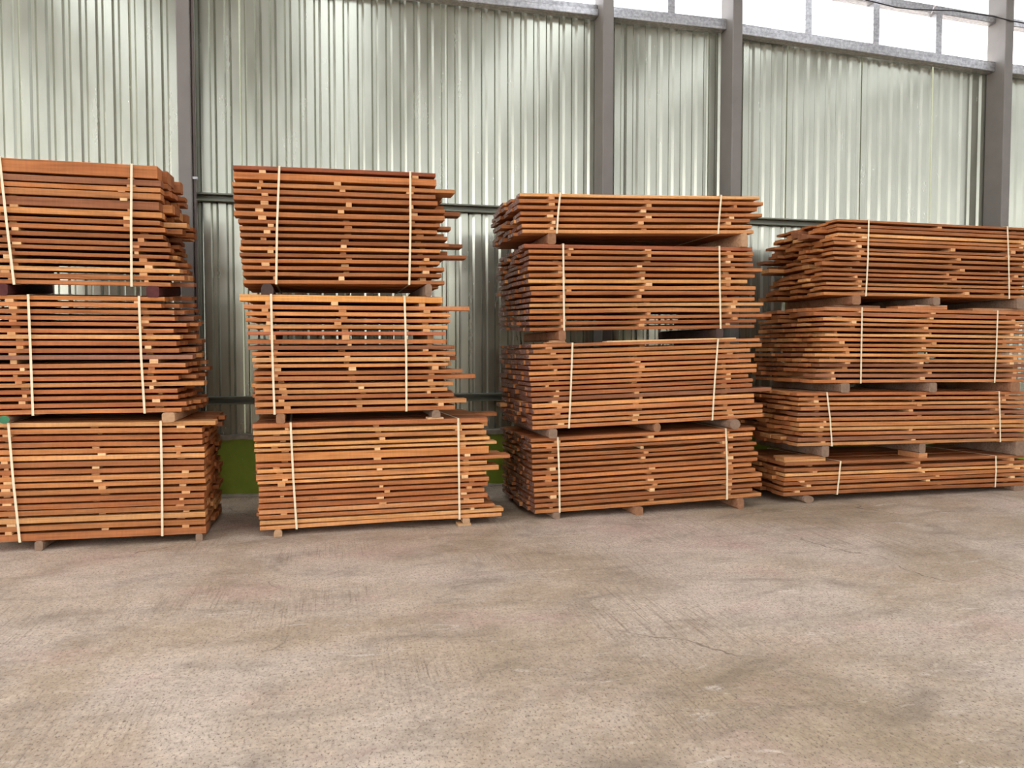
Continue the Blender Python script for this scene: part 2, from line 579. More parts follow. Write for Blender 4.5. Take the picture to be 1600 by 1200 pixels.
# roof of the hall (above and behind the camera), unseen, daylight strips added to shape the light; open at the far sides
roof = empty('ceiling', (0, 0, 0))
tag(roof, 'unseen metal hall roof with daylight strips added for soft top light', kind='structure')
def roofz(y):
    return 6.45 + (8.6 - y) * 0.085 if y > -7 else 6.45 + 15.6 * 0.085 - (-7 - y) * 0.085
M['grp'] = pane_mat('tinted_rooflight', (0.70, 0.74, 0.78, 1))  # tint cuts how much daylight the strips let through
x = -13.0
while x < 27:
    for (ya, yb) in ((8.62, -7), (-7, -22)):
        for nm, a, b_, mt in (('roof_sheet', x, x + 2.4, 'roof'), ('daylight_strip', x + 2.4, x + 3.4, 'grp')):
            link(nm, mesh(nm, [(a, ya, roofz(ya)), (b_, ya, roofz(ya)), (b_, yb, roofz(yb + 1e-6)), (a, yb, roofz(yb + 1e-6))], [(0, 3, 2, 1)]), M[mt], roof)
    x += 3.4

wr = link('wall_right', box_me('wall_right', 0, 0.1, -21.9, 8.4, 0, 6.4), M['roof'])  # unseen wall, added so rib flanks facing it reflect something dark
wr.location = (27.5, 0, 0)
tag(wr, 'unseen grey sheet metal end wall added to darken right-facing rib flanks', kind='structure')

wf = link('wall_front', box_me('wall_front', -13, 27.5, 0, 0.1, 0, 4.6), M['rear'])  # unseen wall, added to block low sky; beige tints the cladding's lower reflections
wf.location = (0, -22, 0)
tag(wf, 'unseen opposite sheet metal wall added to dim low reflections, open clerestory above', kind='structure')

# ------------------------------------------------------------------ timber packs
PAL = {
    'red': [(172, 109, 62), (165, 103, 58), (179, 115, 66), (169, 106, 62), (186, 123, 72), (160, 99, 57)],
    'tan': [(192, 129, 77), (186, 120, 71), (200, 138, 84), (180, 114, 67), (190, 124, 76), (174, 107, 63)],
}
def tone(kind, rr):
    c = rr.choice(PAL[kind])
    if rr.random() < 0.07:
        c = (214, 156, 98)
    elif rr.random() < 0.05:
        c = (150, 98, 66)
    k = rr.uniform(0.93, 1.06)
    return tuple(a * k for a in c)

def plank(parent, rr, L, wd, th, loc, ry, col, endm, wane=False, rx=0.0):
    st = []
    seg = 5
    bz = rr.uniform(-0.004, 0.004)
    by = rr.uniform(-0.004, 0.004)
    for k in range(seg + 1):
        t = k / seg
        f = math.sin(math.pi * t)
        dz = bz * f
        sc = 1.0
        if wane:
            dz += rr.uniform(-0.004, 0.004)
        st.append(((t - 0.5) * L, by * f, dz, sc))
    me = prism_me('plank', chamfer(wd, th, min(0.003, th * 0.12)), st, 1)
    o = link('plank', me, [M['wood'], endm], parent)
    o.location = loc
    o.rotation_euler = (rx, -ry, rr.uniform(-0.0015, 0.0015))
    o.color = lin(col)
    return o

PACKS = {}

def pack(key, label, group, depth, zl, zr, xcol, rows, corners, stick, straps, pal, endm='end', fixL=None, fixR=None, sL=0.02, sR=0.05, ext=None, special=None, seed=1, prot=0.0, vt=(0.0, 0.0), uneven=0.006):
    """rows: (top, bottom, left end, right end) in the pixels of a zoomed crop; zl / zr: (x0, y0, scale) of the
    crops the left and right readings come from; xcol: column (photo px) at which top/bottom were read"""
    set_row(int(key[1]))
    rr = random.Random(seed)
    zv = zl if key not in VREAD_RIGHT else zr
    L_ = []
    for (a, b_, l_, r_) in rows:
        ya, yb = zv[1] + a / zv[2], zv[1] + b_ / zv[2]
        ym = (ya + yb) / 2
        u0, zt = hit(xcol, ya)
        _, zb = hit(xcol, yb)
        ul = hit(zl[0] + l_ / zl[2], ym)[0] if l_ is not None else fixL + rr.uniform(-sL, sL)
        ur = hit(zr[0] + r_ / zr[2], ym)[0] if r_ is not None else fixR + rr.uniform(-sR, sR)
        sh = min(0.0018, (zt - zb) * 0.06)
        L_.append([zt - sh, zb + sh, ul, ur])
    (c1, c2, c3, c4) = corners
    def slope(p, q):
        (ua, za), (ub, zb_) = hit(*p), hit(*q)
        return (zb_ - za) / (ub - ua)
    st = sb = (slope(c1, c2) + slope(c3, c4)) / 2
    n = len(L_)
    srt = sorted(l[2] for l in L_); uL = srt[n // 2]
    srt = sorted(l[3] for l in L_); uR = srt[n // 2]
    uc = (uL + uR) / 2
    ucol = hit(xcol, 500)[0]
    ztop, zbot = L_[0][0], L_[-1][1]
    def tilt(z):
        f = (ztop - z) / (ztop - zbot)
        return st * (1 - f) + sb * f
    zb_c = zbot + tilt(zbot) * (uc - ucol)
    base = ROW + U * uc + V * (depth / 2)
    E = empty('timber_pack', (base.x, base.y, zb_c), BETA)
    tag(E, label, 'timber pack', group)
    def zat(z, u):                       # height at u of the level read as z in the reading column
        return z + tilt(z) * (u - ucol) - zb_c
    for i, (zt, zb, ul, ur) in enumerate(L_):
        rise = vt[0] + (vt[1] - vt[0]) * i / (n - 1)      # how much the layer climbs towards the wall
        v = rr.uniform(0.0, 0.010)
        k = 0
        th = zt - zb
        sp = (special or {}).get(i + 1)
        exts = list((ext or {}).get(i + 1, []))
        while v < depth - 0.05:
            wd = rr.uniform(0.115, 0.205)
            if depth - (v + wd) < 0.10:
                wd = depth - v
            if k == 0:
                a, b_ = ul, ur
                col = sp if sp else tone(pal, rr)
                t_ = th
            else:
                a = (0.6 * uL + 0.4 * ul if fixL is None else fixL) + rr.gauss(0, sL)
                b_ = (0.6 * uR + 0.4 * min(ur, uR + 0.1) if fixR is None else fixR) + rr.gauss(0, sR)
                if rr.random() < prot:
                    b_ += rr.uniform(0.06, 0.22)
                col = tone(pal, rr)
                t_ = min(th, 0.036) if th < 0.06 else th
                t_ += rr.uniform(-0.002, uneven)
                if i == 0:
                    t_ = min(t_, th)
                if exts and k in (1, 3, 4):
                    px = exts.pop(0)
                    b_ = hit(zr[0] + px / zr[2], zr[1] + (zt and 0) + 400, v)[0]
            u = (a + b_) / 2
            z0 = zat(zb, u)
            plank(E, rr, b_ - a, wd, t_, (u - uc, v + wd / 2 - depth / 2, z0 + t_ / 2 + rise * (v + wd / 2)), tilt(zb), col, M[endm], wane=(rr.random() < 0.08), rx=rise)
            v += wd + rr.uniform(0.002, 0.012)
            k += 1
        # stickers under this layer
        if i < n - 1:
            gap0, gap1 = L_[i + 1][0], zb
            hgt = gap1 - gap0
            if hgt > 0.004:
                for px, jit in stick:
                    f = i / max(1, n - 2)
                    pxx = px[0] * (1 - f) + px[1] * f + rr.uniform(-jit, jit)
                    uu = hit(pxx, 500)[0]
                    sw = rr.choice((0.05, 0.055, 0.06, 0.045, 0.03))
                    zc = zat((gap0 + gap1) / 2, uu)
                    vin = rr.choice((-0.006, -0.004, 0.0, 0.012, 0.03, 0.06)) if rr.random() < 0.8 else 0.1
                    h2 = hgt / 2 + 0.002
                    o = link('sticker', box_me('sticker', -sw / 2, sw / 2, vin - depth / 2, depth / 2 - rr.uniform(0, 0.06), -h2, h2), M['stick'], E)
                    o.location = (uu - uc, 0, zc + rise * depth / 2)
                    o.rotation_euler = (rise, -tilt(zb), rr.uniform(-0.02, 0.02))
                    o.color = lin(rr.choice([(226, 180, 128), (216, 164, 112), (232, 190, 138), (196, 138, 90), (210, 156, 104)]))
    for s in straps:
        (x1, y1, x2, y2) = s[:4]
        du = s[4] if len(s) > 4 else 0.0
        u1, u2 = hit(x1, y1, -0.01)[0] - uc, hit(x2, y2, -0.01)[0] - uc
        zt = zat(ztop, u1 + uc) + 0.004
        zb = zat(zbot, u2 + uc) - 0.003
        f0, bk = -depth / 2 - 0.010, depth / 2 + 0.016
        hw = 0.0085
        mid = (rr.uniform(-0.006, 0.006), 0.5)
        th0 = L_[0][0] - L_[0][1]
        rt, rb = vt[0] * depth + (min(th0, 0.036) - th0 if th0 < 0.06 else 0.0), vt[1] * depth
        path = [(u1 + du, bk, zt + rt), (u1, f0, zt), ((u1 + u2) / 2 + mid[0], f0 - 0.003, (zt + zb) / 2), (u2, f0, zb), (u2 + du, bk, zb + rb)]
        vs, fs = [], []
        nrm = [(0, 0.7, 0.7), (0, -0.7, 0.7), (0, -1, 0), (0, -0.7, -0.7), (0, 0.7, -0.7)]
        for p, nn in zip(path, nrm):
            for sx, off in ((-hw, 0), (hw, 0), (hw, 0.0025), (-hw, 0.0025)):
                vs.append((p[0] + sx, p[1] + nn[1] * off, p[2] + nn[2] * off))
        m = len(path)
        for k in range(m):
            a, b_ = k * 4, ((k + 1) % m) * 4
            for j in range(4):
                fs.append((a + j, a + (j + 1) % 4, b_ + (j + 1) % 4, b_ + j))
        link('strap', mesh('strap', vs, fs), M['strap'], E)
    PACKS[key] = dict(E=E, uc=uc, top=lambda u: ztop + st * (u - ucol), bot=lambda u: zbot + sb * (u - ucol), depth=depth, L=L_)
    return E

VREAD_RIGHT = {'s1p1', 's1p2', 's1p3'}
G1, G2 = 'packs in the stack topped by a thick timber', 'packs in the narrow three-pack stack'
G3, G4 = 'packs in the four-pack stack with dark waxed ends', 'packs in the low four-pack stack with ragged ends'
def rws(tb, l_=None, r_=None):
    n = len(tb)
    return [(a, b_, l_[i] if l_ else None, r_[i] if r_ else None) for i, (a, b_) in enumerate(tb)]

# --- stack with the thick timber on top (its other end runs out of the photograph)
pack('s1p1', 'strapped plank pack with one extra-thick timber as its top layer, topmost of its stack', G1, 1.03, (180, 250, 5.456), (180, 250, 5.456), 218,
     rws([(42, 153), (165, 218), (228, 270), (278, 335), (350, 425), (438, 490), (510, 553), (570, 612), (630, 670), (692, 733), (745, 780), (803, 838), (863, 900), (920, 960), (980, 1023), (1040, 1078)],
         None, [357, 385, 383, 386, 372, 396, 380, 425, 405, 448, 470, 458, 512, 550, 590, 470]),
     ((0, 244.4), (245, 257.7), (0, 443.6), (240, 447.6)),
     [((10, 22), 12), ((198, 228), 10), ((-70, -60), 8)], [(0, 280, 22, 444), (205.5, 257, 205.5, 447)], 'red', fixL=-2.78, sL=0.03, sR=0.03,
     ext={7: [640, 690], 8: [600, 695], 13: [640], 14: [632], 15: [655], 16: [690]}, special={1: (180, 114, 65), 6: (210, 147, 88), 5: (148, 94, 60)}, seed=3, vt=(0.05, 0.085), uneven=0.005)
pack('s1p2', 'strapped plank pack lying on a green-ended bearer, middle of its stack', G1, 1.05, (180, 450, 5.7125), (180, 450, 5.7125), 206,
     rws([(75, 115), (135, 178), (195, 235), (252, 292), (310, 345), (362, 402), (418, 458), (475, 520), (538, 580), (598, 640), (670, 712), (730, 768), (785, 825), (840, 880), (902, 942), (960, 1000), (1020, 1062), (1078, 1118)],
         None, [440, 410, 525, 530, 635, 520, 578, 545, 570, 690, 625, 650, 565, 790, 555, 560, 635, 590]),
     ((0, 460.9), (250, 463.1), (0, 648.7), (250, 645.2)),
     [((12, 32), 8), ((218, 244), 8), ((-75, -60), 8)], [(44, 461, 51.5, 648), (217, 463, 226, 645)], 'tan', fixL=-2.70, sL=0.03, sR=0.05,
     ext={1: [555, 720], 2: [610, 745], 3: [655], 4: [735], 5: [775], 6: [680], 7: [755], 8: [650, 800], 9: [750, 800], 11: [700, 840], 12: [690, 870], 13: [750, 830], 15: [640, 710], 16: [645, 730], 17: [700, 835], 18: [680, 800]},
     special={10: (150, 104, 80), 1: (196, 126, 68)}, seed=5, vt=(0.075, 0.0), uneven=0.0)
pack('s1p3', 'strapped plank pack on the floor beneath the green-ended bearer', G1, 1.06, (200, 640, 5.218), (200, 640, 5.218), 262,
     rws([(95, 133), (150, 192), (203, 243), (255, 295), (308, 350), (360, 400), (412, 455), (465, 505), (518, 560), (572, 612), (632, 672), (685, 728), (738, 780), (787, 830), (845, 890), (905, 950), (965, 1025)],
         None, [712, 602, 604, 604, 622, 625, 620, 620, 622, 632, 640, 622, 620, 622, 630, 630, 636]),
     ((20, 661), (276.6, 658.2), (0, 848.9), (310, 835.5)),
     [((2, 4), 6), ((146, 152), 8), ((283, 277), 7)], [(13, 667, 31, 847), (251, 660, 253.5, 836)], 'red', fixL=-2.62, sL=0.03, sR=0.012,
     ext={1: [720, 820], 2: [640, 800]}, special={6: (214, 150, 92), 9: (198, 134, 80)}, seed=7)

# --- narrow three-pack stack
pack('s2p1', 'strapped plank pack with odd boards jutting from one end, topmost of the narrow three-pack stack', G2, 1.05, (355, 250, 5.581), (580, 255, 5.581), 391,
     rws([(48, 87), (105, 168), (195, 235), (248, 290), (305, 350), (383, 420), (442, 488), (516, 552), (575, 612), (633, 670), (695, 732), (752, 788), (806, 840), (860, 897), (918, 955), (978, 1015), (1043, 1080)],
         [50, 55, 45, 50, 52, 60, 58, 95, 105, 110, 118, 108, 108, 120, 130, 135, 138],
         [562, 568, 728, 562, 580, 642, 640, 595, 575, 665, 680, 605, 830, 598, 640, 612, 640]),
     ((365, 257.2), (680, 271.5), (380, 443.9), (690, 443.5)),
     [((415, 422), 9), ((538, 540), 8), ((648, 662), 9)], [(436.5, 261, 431.5, 443), (641, 270, 639.5, 443)], 'red', sL=0.012, sR=0.03,
     ext={5: [640, 780], 8: [700], 9: [640], 10: [650, 800], 12: [670], 17: [600, 590]}, special={1: (146, 80, 48), 2: (196, 124, 70), 12: (206, 138, 82)}, seed=9)
pack('s2p2', 'strapped plank pack with a bright yellowish top board, middle of the narrow three-pack stack', G2, 1.05, (365, 450, 5.7125), (590, 450, 5.712), 400,
     rws([(55, 118), (145, 187), (207, 247), (265, 303), (325, 365), (385, 422), (458, 500), (515, 555), (570, 607), (623, 665), (680, 715), (743, 780), (795, 837), (857, 897), (912, 950), (965, 1005), (1022, 1065), (1085, 1130)],
         [52, 90, 110, 108, 118, 120, 122, 130, 165, 165, 172, 178, 182, 192, 190, 188, 188, 195],
         [580, 820, 652, 650, 625, 605, 608, 665, 695, 645, 628, 760, 875, 675, 625, 680, 793, 690]),
     ((375, 459.6), (690, 464.9), (400, 647.9), (690, 640)),
     [((418, 440), 8), ((530, 562), 9), ((664, 680), 8)], [(423.5, 461, 429, 646), (632, 465, 635, 641)], 'tan', sL=0.012, sR=0.04,
     ext={10: [708], 11: [665]}, special={1: (222, 154, 84), 3: (216, 150, 92), 6: (182, 110, 74), 10: (208, 154, 100), 11: (214, 150, 94)}, seed=11, vt=(0.02, 0.02), uneven=0.002)
pack('s2p3', 'strapped plank pack with a thick wavy board, on the floor under the narrow three-pack stack', G2, 1.10, (385, 630, 5.456), (640, 620, 5.453), 422,
     rws([(173, 215), (230, 268), (285, 325), (343, 375), (388, 415), (430, 500), (515, 550), (563, 598), (608, 655), (665, 692), (713, 750), (760, 795), (810, 850), (860, 900), (910, 950), (958, 992), (1003, 1038), (1045, 1082)],
         [52, 55, 62, 68, 66, 78, 80, 92, 82, 95, 105, 105, 105, 103, 106, 106, 115, 115],
         [665, 635, 655, 680, 742, 675, 855, 660, 760, 655, 678, 665, 638, 665, 635, 722, 800, 785]),
     ((395, 662), (755, 649.5), (405, 828.9), (780, 809.8)),
     [((437, 430), 9), ((585, 600), 9), ((722, 735), 7)], [(454, 660, 463.5, 826, -0.02), (716, 652, 718, 811, -0.06)], 'tan', sL=0.012, sR=0.03,
     ext={1: [660, 745], 7: [775]}, special={2: (214, 156, 98), 4: (220, 158, 94), 6: (204, 136, 78), 8: (216, 152, 92), 10: (222, 156, 94), 15: (204, 142, 92)}, seed=13)

# --- four-pack stack with dark waxed board ends
pack('s3p1', 'thin seven-layer strapped plank pack, topmost of the dark-ended stack', G3, 1.10, (765, 295, 8.889), (1050, 295, 10.0), 844,
     rws([(55, 105), (140, 195), (225, 280), (312, 365), (392, 450), (482, 537), (562, 618)],
         [420, 410, 385, 430, 420, 450, 455], [1375, 1430, 1335, 1420, 1225, 1255, 1280]),
     ((813, 300.8), (1185, 307.3), (816, 364.5), (1175, 364.2)),
     [((864, 860), 6), ((1015, 1004), 6), ((1144, 1136), 6)], [(875.5, 301, 870, 364), (1127, 306, 1122, 364)], 'red', 'wax', sL=0.03, sR=0.04, seed=15, special={7: (204, 142, 88)})
pack('s3p2', 'strapped plank pack of fifteen layers, second from the top of the dark-ended stack', G3, 1.15, (765, 375, 7.5), (1050, 370, 7.27), 845,
     rws([(45, 95), (110, 155), (182, 228), (248, 292), (312, 358), (388, 435), (457, 505), (535, 585), (600, 650), (678, 725), (745, 787), (810, 865), (888, 932), (955, 1000), (1025, 1068)],
         [405, 460, 462, 460, 445, 460, 455, 475, 490, 480, 465, 470, 460, 465, 470],
         [915, 930, 915, 925, 1025, 945, 860, 955, 945, 940, 1040, 1005, 1135, 960, 935]),
     ((820, 381), (1175, 386.5), (830, 517.7), (1175, 512.4)),
     [((880, 880), 10), ((1010, 1004), 10), ((1140, 1146), 6)], [(880, 380, 881.5, 517), (1124, 384, 1126, 513)], 'red', 'wax', sL=0.018, sR=0.03, seed=17, special={1: (160, 92, 58)}, vt=(0.0, 0.035), uneven=0.002)
pack('s3p3', 'strapped plank pack under the pale loose board, third from the top of the dark-ended stack', G3, 1.15, (765, 520, 7.06), (1050, 515, 7.06), 850,
     rws([(122, 162), (182, 228), (240, 285), (302, 352), (362, 405), (425, 468), (482, 530), (545, 585), (597, 640), (655, 702), (714, 762), (780, 828), (842, 895), (912, 955), (970, 1013), (1023, 1065)],
         [460, 485, 435, 455, 440, 432, 440, 455, 460, 455, 465, 470, 490, 470, 478, 472],
         [972, 992, 865, 917, 875, 935, 933, 845, 893, 890, 1100, 905, 905, 1005, 1000, 1003]),
     ((830, 538.1), (1185, 528), (832, 671.3), (1190, 651.7)),
     [((868, 866), 10), ((1006, 1000), 8), ((1136, 1144), 7)], [(894.5, 537, 889, 669), (1122, 529, 1113, 658)], 'tan', 'wax', sL=0.018, sR=0.03, seed=19, special={12: (218, 150, 90)})
pack('s3p4', 'strapped plank pack standing on three floor bearers, lowest of the dark-ended stack', G3, 1.15, (765, 650, 7.06), (1040, 645, 7.06), 850,
     rws([(245, 285), (303, 347), (357, 395), (422, 462), (477, 517), (538, 580), (605, 650), (665, 710), (732, 778), (793, 838), (850, 890), (915, 958), (970, 1013), (1030, 1075)],
         [452, 465, 465, 470, 470, 475, 475, 475, 490, 490, 495, 495, 500, 500],
         [988, 965, 955, 1005, 978, 1022, 1010, 950, 990, 1065, 1055, 1063, 957, 1055]),
     ((829, 685.4), (1180, 667), (836, 803.7), (1188, 776)),
     [((866, 866), 9), ((1012, 1020), 8), ((1140, 1146), 6)], [(871.5, 683, 874.5, 798), (1134, 673, 1136, 780)], 'red', 'wax', sL=0.012, sR=0.03, seed=21, special={2: (210, 140, 84), 8: (198, 126, 72)})

# --- low four-pack stack with ragged stepped ends (its far end runs out of the photograph)
pack('s4p1', 'strapped plank pack of sixteen thin layers, topmost of the ragged-ended low stack', G4, 1.10, (1180, 335, 8.0), (1180, 335, 8.0), 1330,
     rws([(60, 95), (120, 160), (168, 213), (232, 275), (290, 330), (337, 382), (412, 450), (465, 505), (530, 570), (594, 645), (670, 708), (730, 770), (790, 825), (849, 885), (902, 945), (972, 1015)],
         [1030, 1030, 1020, 1040, 960, 985, 980, 970, 990, 840, 850, 850, 850, 890, 850, 860], None),
     ((1309, 342), (1600, 356.8), (1288, 461.9), (1590, 466.7)),
     [((1336, 1350), 10), ((1478, 1500), 14), ((1590, 1582), 16)], [(1357.5, 342, 1353, 461), (1574, 355, 1577, 465)], 'red', fixR=7.42, sL=0.09, sR=0.05, seed=23)
pack('s4p2', 'strapped plank pack with loose boards on top, second in the ragged-ended low stack', G4, 1.10, (1180, 470, 8.0), (1180, 470, 8.0), 1310,
     rws([(78, 125), (138, 190), (205, 250), (275, 312), (335, 380), (405, 445), (465, 508), (535, 575), (592, 632), (658, 700), (724, 768), (787, 828), (850, 893), (912, 960), (987, 1030)],
         [870, 735, 860, 860, 800, 880, 810, 820, 840, 750, 800, 795, 775, 755, 720], None),
     ((1289, 480), (1600, 484.7), (1270, 598.8), (1590, 600)),
     [((1330, 1310), 14), ((1458, 1445), 10), ((1584, 1586), 10)], [(1347, 482, 1345, 598, -0.10), (1559, 487, 1554, 600, -0.10)], 'tan', fixR=7.40, sL=0.06, sR=0.04, seed=25)
pack('s4p3', 'strapped plank pack of eleven layers, third from the top of the ragged-ended low stack', G4, 1.10, (1170, 600, 6.0), (1170, 600, 6.0), 1262,
     rws([(80, 112), (127, 158), (172, 202), (215, 252), (268, 302), (315, 352), (362, 402), (411, 445), (457, 490), (503, 543), (552, 585)],
         [455, 468, 470, 490, 460, 450, 475, 475, 512, 460, 460], None),
     ((1246, 613.7), (1600, 615), (1247, 697.5), (1590, 686)),
     [((1283, 1285), 8), ((1440, 1434), 10), ((1576, 1555), 10)], [(1292, 614, 1300, 697, -0.05), (1561, 615, 1563, 690)], 'tan', fixR=7.38, sL=0.045, sR=0.03, seed=27)
pack('s4p4', 'thin seven-layer strapped plank pack on the floor, lowest of the ragged-ended low stack', G4, 1.10, (1170, 600, 6.0), (1170, 600, 6.0), 1262,
     rws([(735, 765), (787, 823), (835, 865), (872, 910), (917, 948), (962, 1000), (1010, 1045)],
         [345, 340, 345, 340, 330, 330, 325], None),
     ((1228, 723), (1600, 709), (1225, 774), (1600, 758)),
     [((1270, 1262), 14), ((1446, 1470), 16), ((1590, 1592), 6)], [(1313.5, 722, 1308, 772, -0.10), (1556, 711, 1555, 758, -0.10)], 'red', fixR=7.38, sL=0.03, sR=0.02, seed=29)

# pencil scribbles on two board edges
def scribble(key, px, py, strokes):
    P = PACKS[key]
    set_row(int(key[1]))
    u0, z0 = hit(px, py)
    Eo = P['E']
    for k, s in enumerate(strokes):
        pts = [(u0 + a - P['uc'], -P['depth'] / 2 - 0.0012, z0 + b_ - Eo.location.z) for a, b_ in s]
        tube('pencil_mark', pts, 0.0011, M['pencil'], Eo)
scribble('s2p3', 490, 779, [[(-0.03, 0.009), (-0.033, -0.009)], [(-0.022, 0.008), (-0.012, -0.009), (-0.006, 0.006), (-0.016, 0.009)], [(0.0, -0.008), (0.012, 0.01), (0.014, -0.007)], [(0.026, 0.008), (0.03, 0.0), (0.024, -0.006)]])
scribble('s3p1', 911, 323.5, [[(-0.03, 0.01), (-0.03, -0.01)], [(0.0, 0.01), (-0.01, 0.0), (0.001, -0.011)], [(0.022, 0.009), (0.03, 0.004)], [(0.08, 0.006), (0.083, -0.005)]])

# ------------------------------------------------------------------ bearers between the packs
BCOL = {'red': (88, 48, 46), 'grey': (140, 116, 96), 'pale': (186, 148, 112), 'dark': (78, 62, 56), 'brown': (150, 108, 78)}
def bearer(px, py, wpx, up, lo, col, label, group, prof='square', proud=0.02, greenend=False, dz=0.0, length=None, off=0.0, rise=0.0):
    set_row(int(up[1]))
    u, _ = hit(px, py)
    dep = ROW.y
    wm = wpx * hitscale(px)
    z1 = PACKS[up]['bot'](u) + 0.001
    z0 = PACKS[lo]['top'](u) if lo else 0.0
    z0 += dz - 0.0012
    h = z1 - z0
    if h < 0.03:
        print('LOW BEARER', label, h)
        h = 0.03
    L = length or PACKS[up]['depth'] + 0.06
    rr = random.Random(int(px * 7 + py))
    if prof == 'square':
        pr = chamfer(wm, h, min(0.014, h * 0.15))
    elif prof == 'arch':
        pr = [(-wm / 2, -h / 2), (wm / 2, -h / 2), (wm / 2, h * 0.05), (wm * 0.42, h * 0.3), (wm * 0.25, h / 2), (-wm * 0.25, h / 2), (-wm * 0.42, h * 0.3), (-wm / 2, h * 0.05)]
    else:
        pr = [(math.cos(a) * wm / 2, math.sin(a) * h / 2) for a in [i * math.tau / 14 for i in range(14)]]
    st = [((k / 4) * L, rr.uniform(-0.004, 0.004), 0, 1) for k in range(5)]
    me = prism_me('bearer', pr, st, 1)
    o = link('bearer', me, [M['log'], M['greenend'] if greenend else M['end']])
    me.transform(Matrix(((0, -1, 0, 0), (1, 0, 0, 0), (0, 0, 1, 0), (0, 0, 0, 1))))
    p = ROW + U * u + V * (-proud + off)
    o.location = (p.x, p.y, z0 + h / 2)
    o.rotation_euler = (rise, 0, BETA + rr.uniform(-0.02, 0.02))
    o.color = lin(BCOL[col])
    tag(o, label, 'bearer', group)
    return o, u, z0, wm

def hitscale(px):
    return hit(px + 0.5, 550)[0] - hit(px - 0.5, 550)[0]

def flat(name, px0, px1, py, z0, th, depth, v0, col, label, cat='board', group=None, rz=0.0):
    u0, u1 = hit(px0, py, v0)[0], hit(px1, py, v0)[0]
    L = u1 - u0
    me = prism_me(name, chamfer(depth, th, min(0.003, th * 0.2)), [(-L / 2, 0, 0, 1), (0, 0.002, 0.0, 1), (L / 2, 0, 0, 1)], 1)
    o = link(name, me, [M['wood'], M['end']])
    p = ROW + U * ((u0 + u1) / 2) + V * (v0 + depth / 2)
    o.location = (p.x, p.y, z0 + th / 2)
    o.rotation_euler = (0, 0, BETA + rz)
    o.color = lin(col)
    if label:
        tag(o, label, cat, group)
    return o

N1, N2, N3, N4 = 'thick-timber stack', 'narrow stack', 'dark-ended stack', 'ragged-ended stack'
def B(px, py, w, up, lo, col, label, g_, **k):
    return bearer(px, py, w, up, lo, col, label, g_, **k)
gb = 'bearers of the %s'
B(4, 455, 19, 's1p1', 's1p2', 'red', 'dark red bearer under the thick-timber pack, end away from the narrow stack', gb % N1, rise=0.08, dz=-0.003)
B(238.5, 455, 20, 's1p1', 's1p2', 'red', 'dark red bearer under the thick-timber pack, end towards the narrow stack', gb % N1, rise=0.08, dz=-0.003)
B(9, 656, 18, 's1p2', 's1p3', 'grey', 'round bearer with a green painted end under the thick-timber stack\'s middle pack', gb % N1, prof='round', greenend=True, proud=0.04)
B(266, 654, 20, 's1p2', 's1p3', 'pale', 'pale rough square bearer between middle and lowest packs of the thick-timber stack', gb % N1, proud=0.06)
B(61.5, 855, 13, 's1p3', None, 'grey', 'grey floor bearer under the thick-timber stack, end away from the narrow stack', gb % N1)
B(311, 841, 11, 's1p3', None, 'grey', 'grey floor bearer under the thick-timber stack, end towards the narrow stack', gb % N1, proud=0.0)

B(417.5, 450, 19, 's2p1', 's2p2', 'dark', 'dark arch-ended bearer under the narrow stack\'s top pack', gb % N2, prof='arch', proud=0.0)
B(669, 453, 10, 's2p1', 's2p2', 'grey', 'slim grey upright bearer under the narrow stack\'s top pack', gb % N2)
B(439, 656, 14, 's2p2', 's2p3', 'brown', 'brown square bearer under the narrow stack\'s middle pack', gb % N2)
set_row(2)
zt = PACKS['s2p3']['top'](hit(681, 650)[0])
flat('shim_board', 668, 693, 652, zt, 0.018, 0.10, -0.01, (222, 180, 134), 'small pale flat shim under a bearer on the narrow stack\'s lowest pack', 'shim')
B(681.5, 647, 13, 's2p2', 's2p3', 'grey', 'grey bearer sitting on a pale shim in the narrow stack', gb % N2, prof='arch', dz=0.018)
B(435, 834, 13, 's2p3', None, 'pale', 'pale floor bearer under the narrow stack, end towards the thick-timber stack', gb % N2, prof='arch')
set_row(2)
flat('shim_board', 716, 736, 820, 0.0, 0.022, 0.12, -0.02, (190, 150, 106), 'flat wooden shim on the floor under the narrow stack', 'shim')
B(728, 817, 11, 's2p3', None, 'pale', 'pale floor bearer on a shim under the narrow stack', gb % N2, dz=0.022)

B(862.5, 370, 13, 's3p1', 's3p2', 'brown', 'tall brown bearer under the dark-ended stack\'s top pack, end towards the narrow stack', gb % N3, proud=0.0)
B(1161, 373, 10, 's3p1', 's3p2', 'pale', 'pale rounded bearer under the dark-ended stack\'s top pack, end towards the ragged-ended stack', gb % N3, prof='arch', proud=0.03)
set_row(3)
zt = PACKS['s3p3']['top'](hit(873, 534)[0])
flat('shim_board', 854, 885, 534, zt, 0.014, 0.10, 0.0, (176, 130, 92), 'lower thin shim board under a bearer of the dark-ended stack', 'shim')
flat('shim_board', 862, 883, 530, zt + 0.014, 0.014, 0.09, 0.02, (206, 160, 112), 'upper thin shim board under a bearer of the dark-ended stack', 'shim')
B(877, 522, 11, 's3p2', 's3p3', 'brown', 'brown bearer standing on two thin shims in the dark-ended stack', gb % N3, dz=0.028)
B(1124.5, 519, 11, 's3p2', 's3p3', 'dark', 'dark bearer under the second pack of the dark-ended stack, behind the strap', gb % N3, proud=0.0, dz=0.013)
set_row(3)
zt = PACKS['s3p3']['top'](hit(1050, 528)[0])
o = flat('loose_board', 950, 1150, 528, zt, 0.014, 0.14, 0.01, (240, 200, 142), 'long pale thin board lying loose on the dark-ended stack\'s third pack', 'board')
o.rotation_euler.y = -math.atan(PACKS['s3p3']['top'](1.0) - PACKS['s3p3']['top'](0.0))
o.location.z -= 0.001
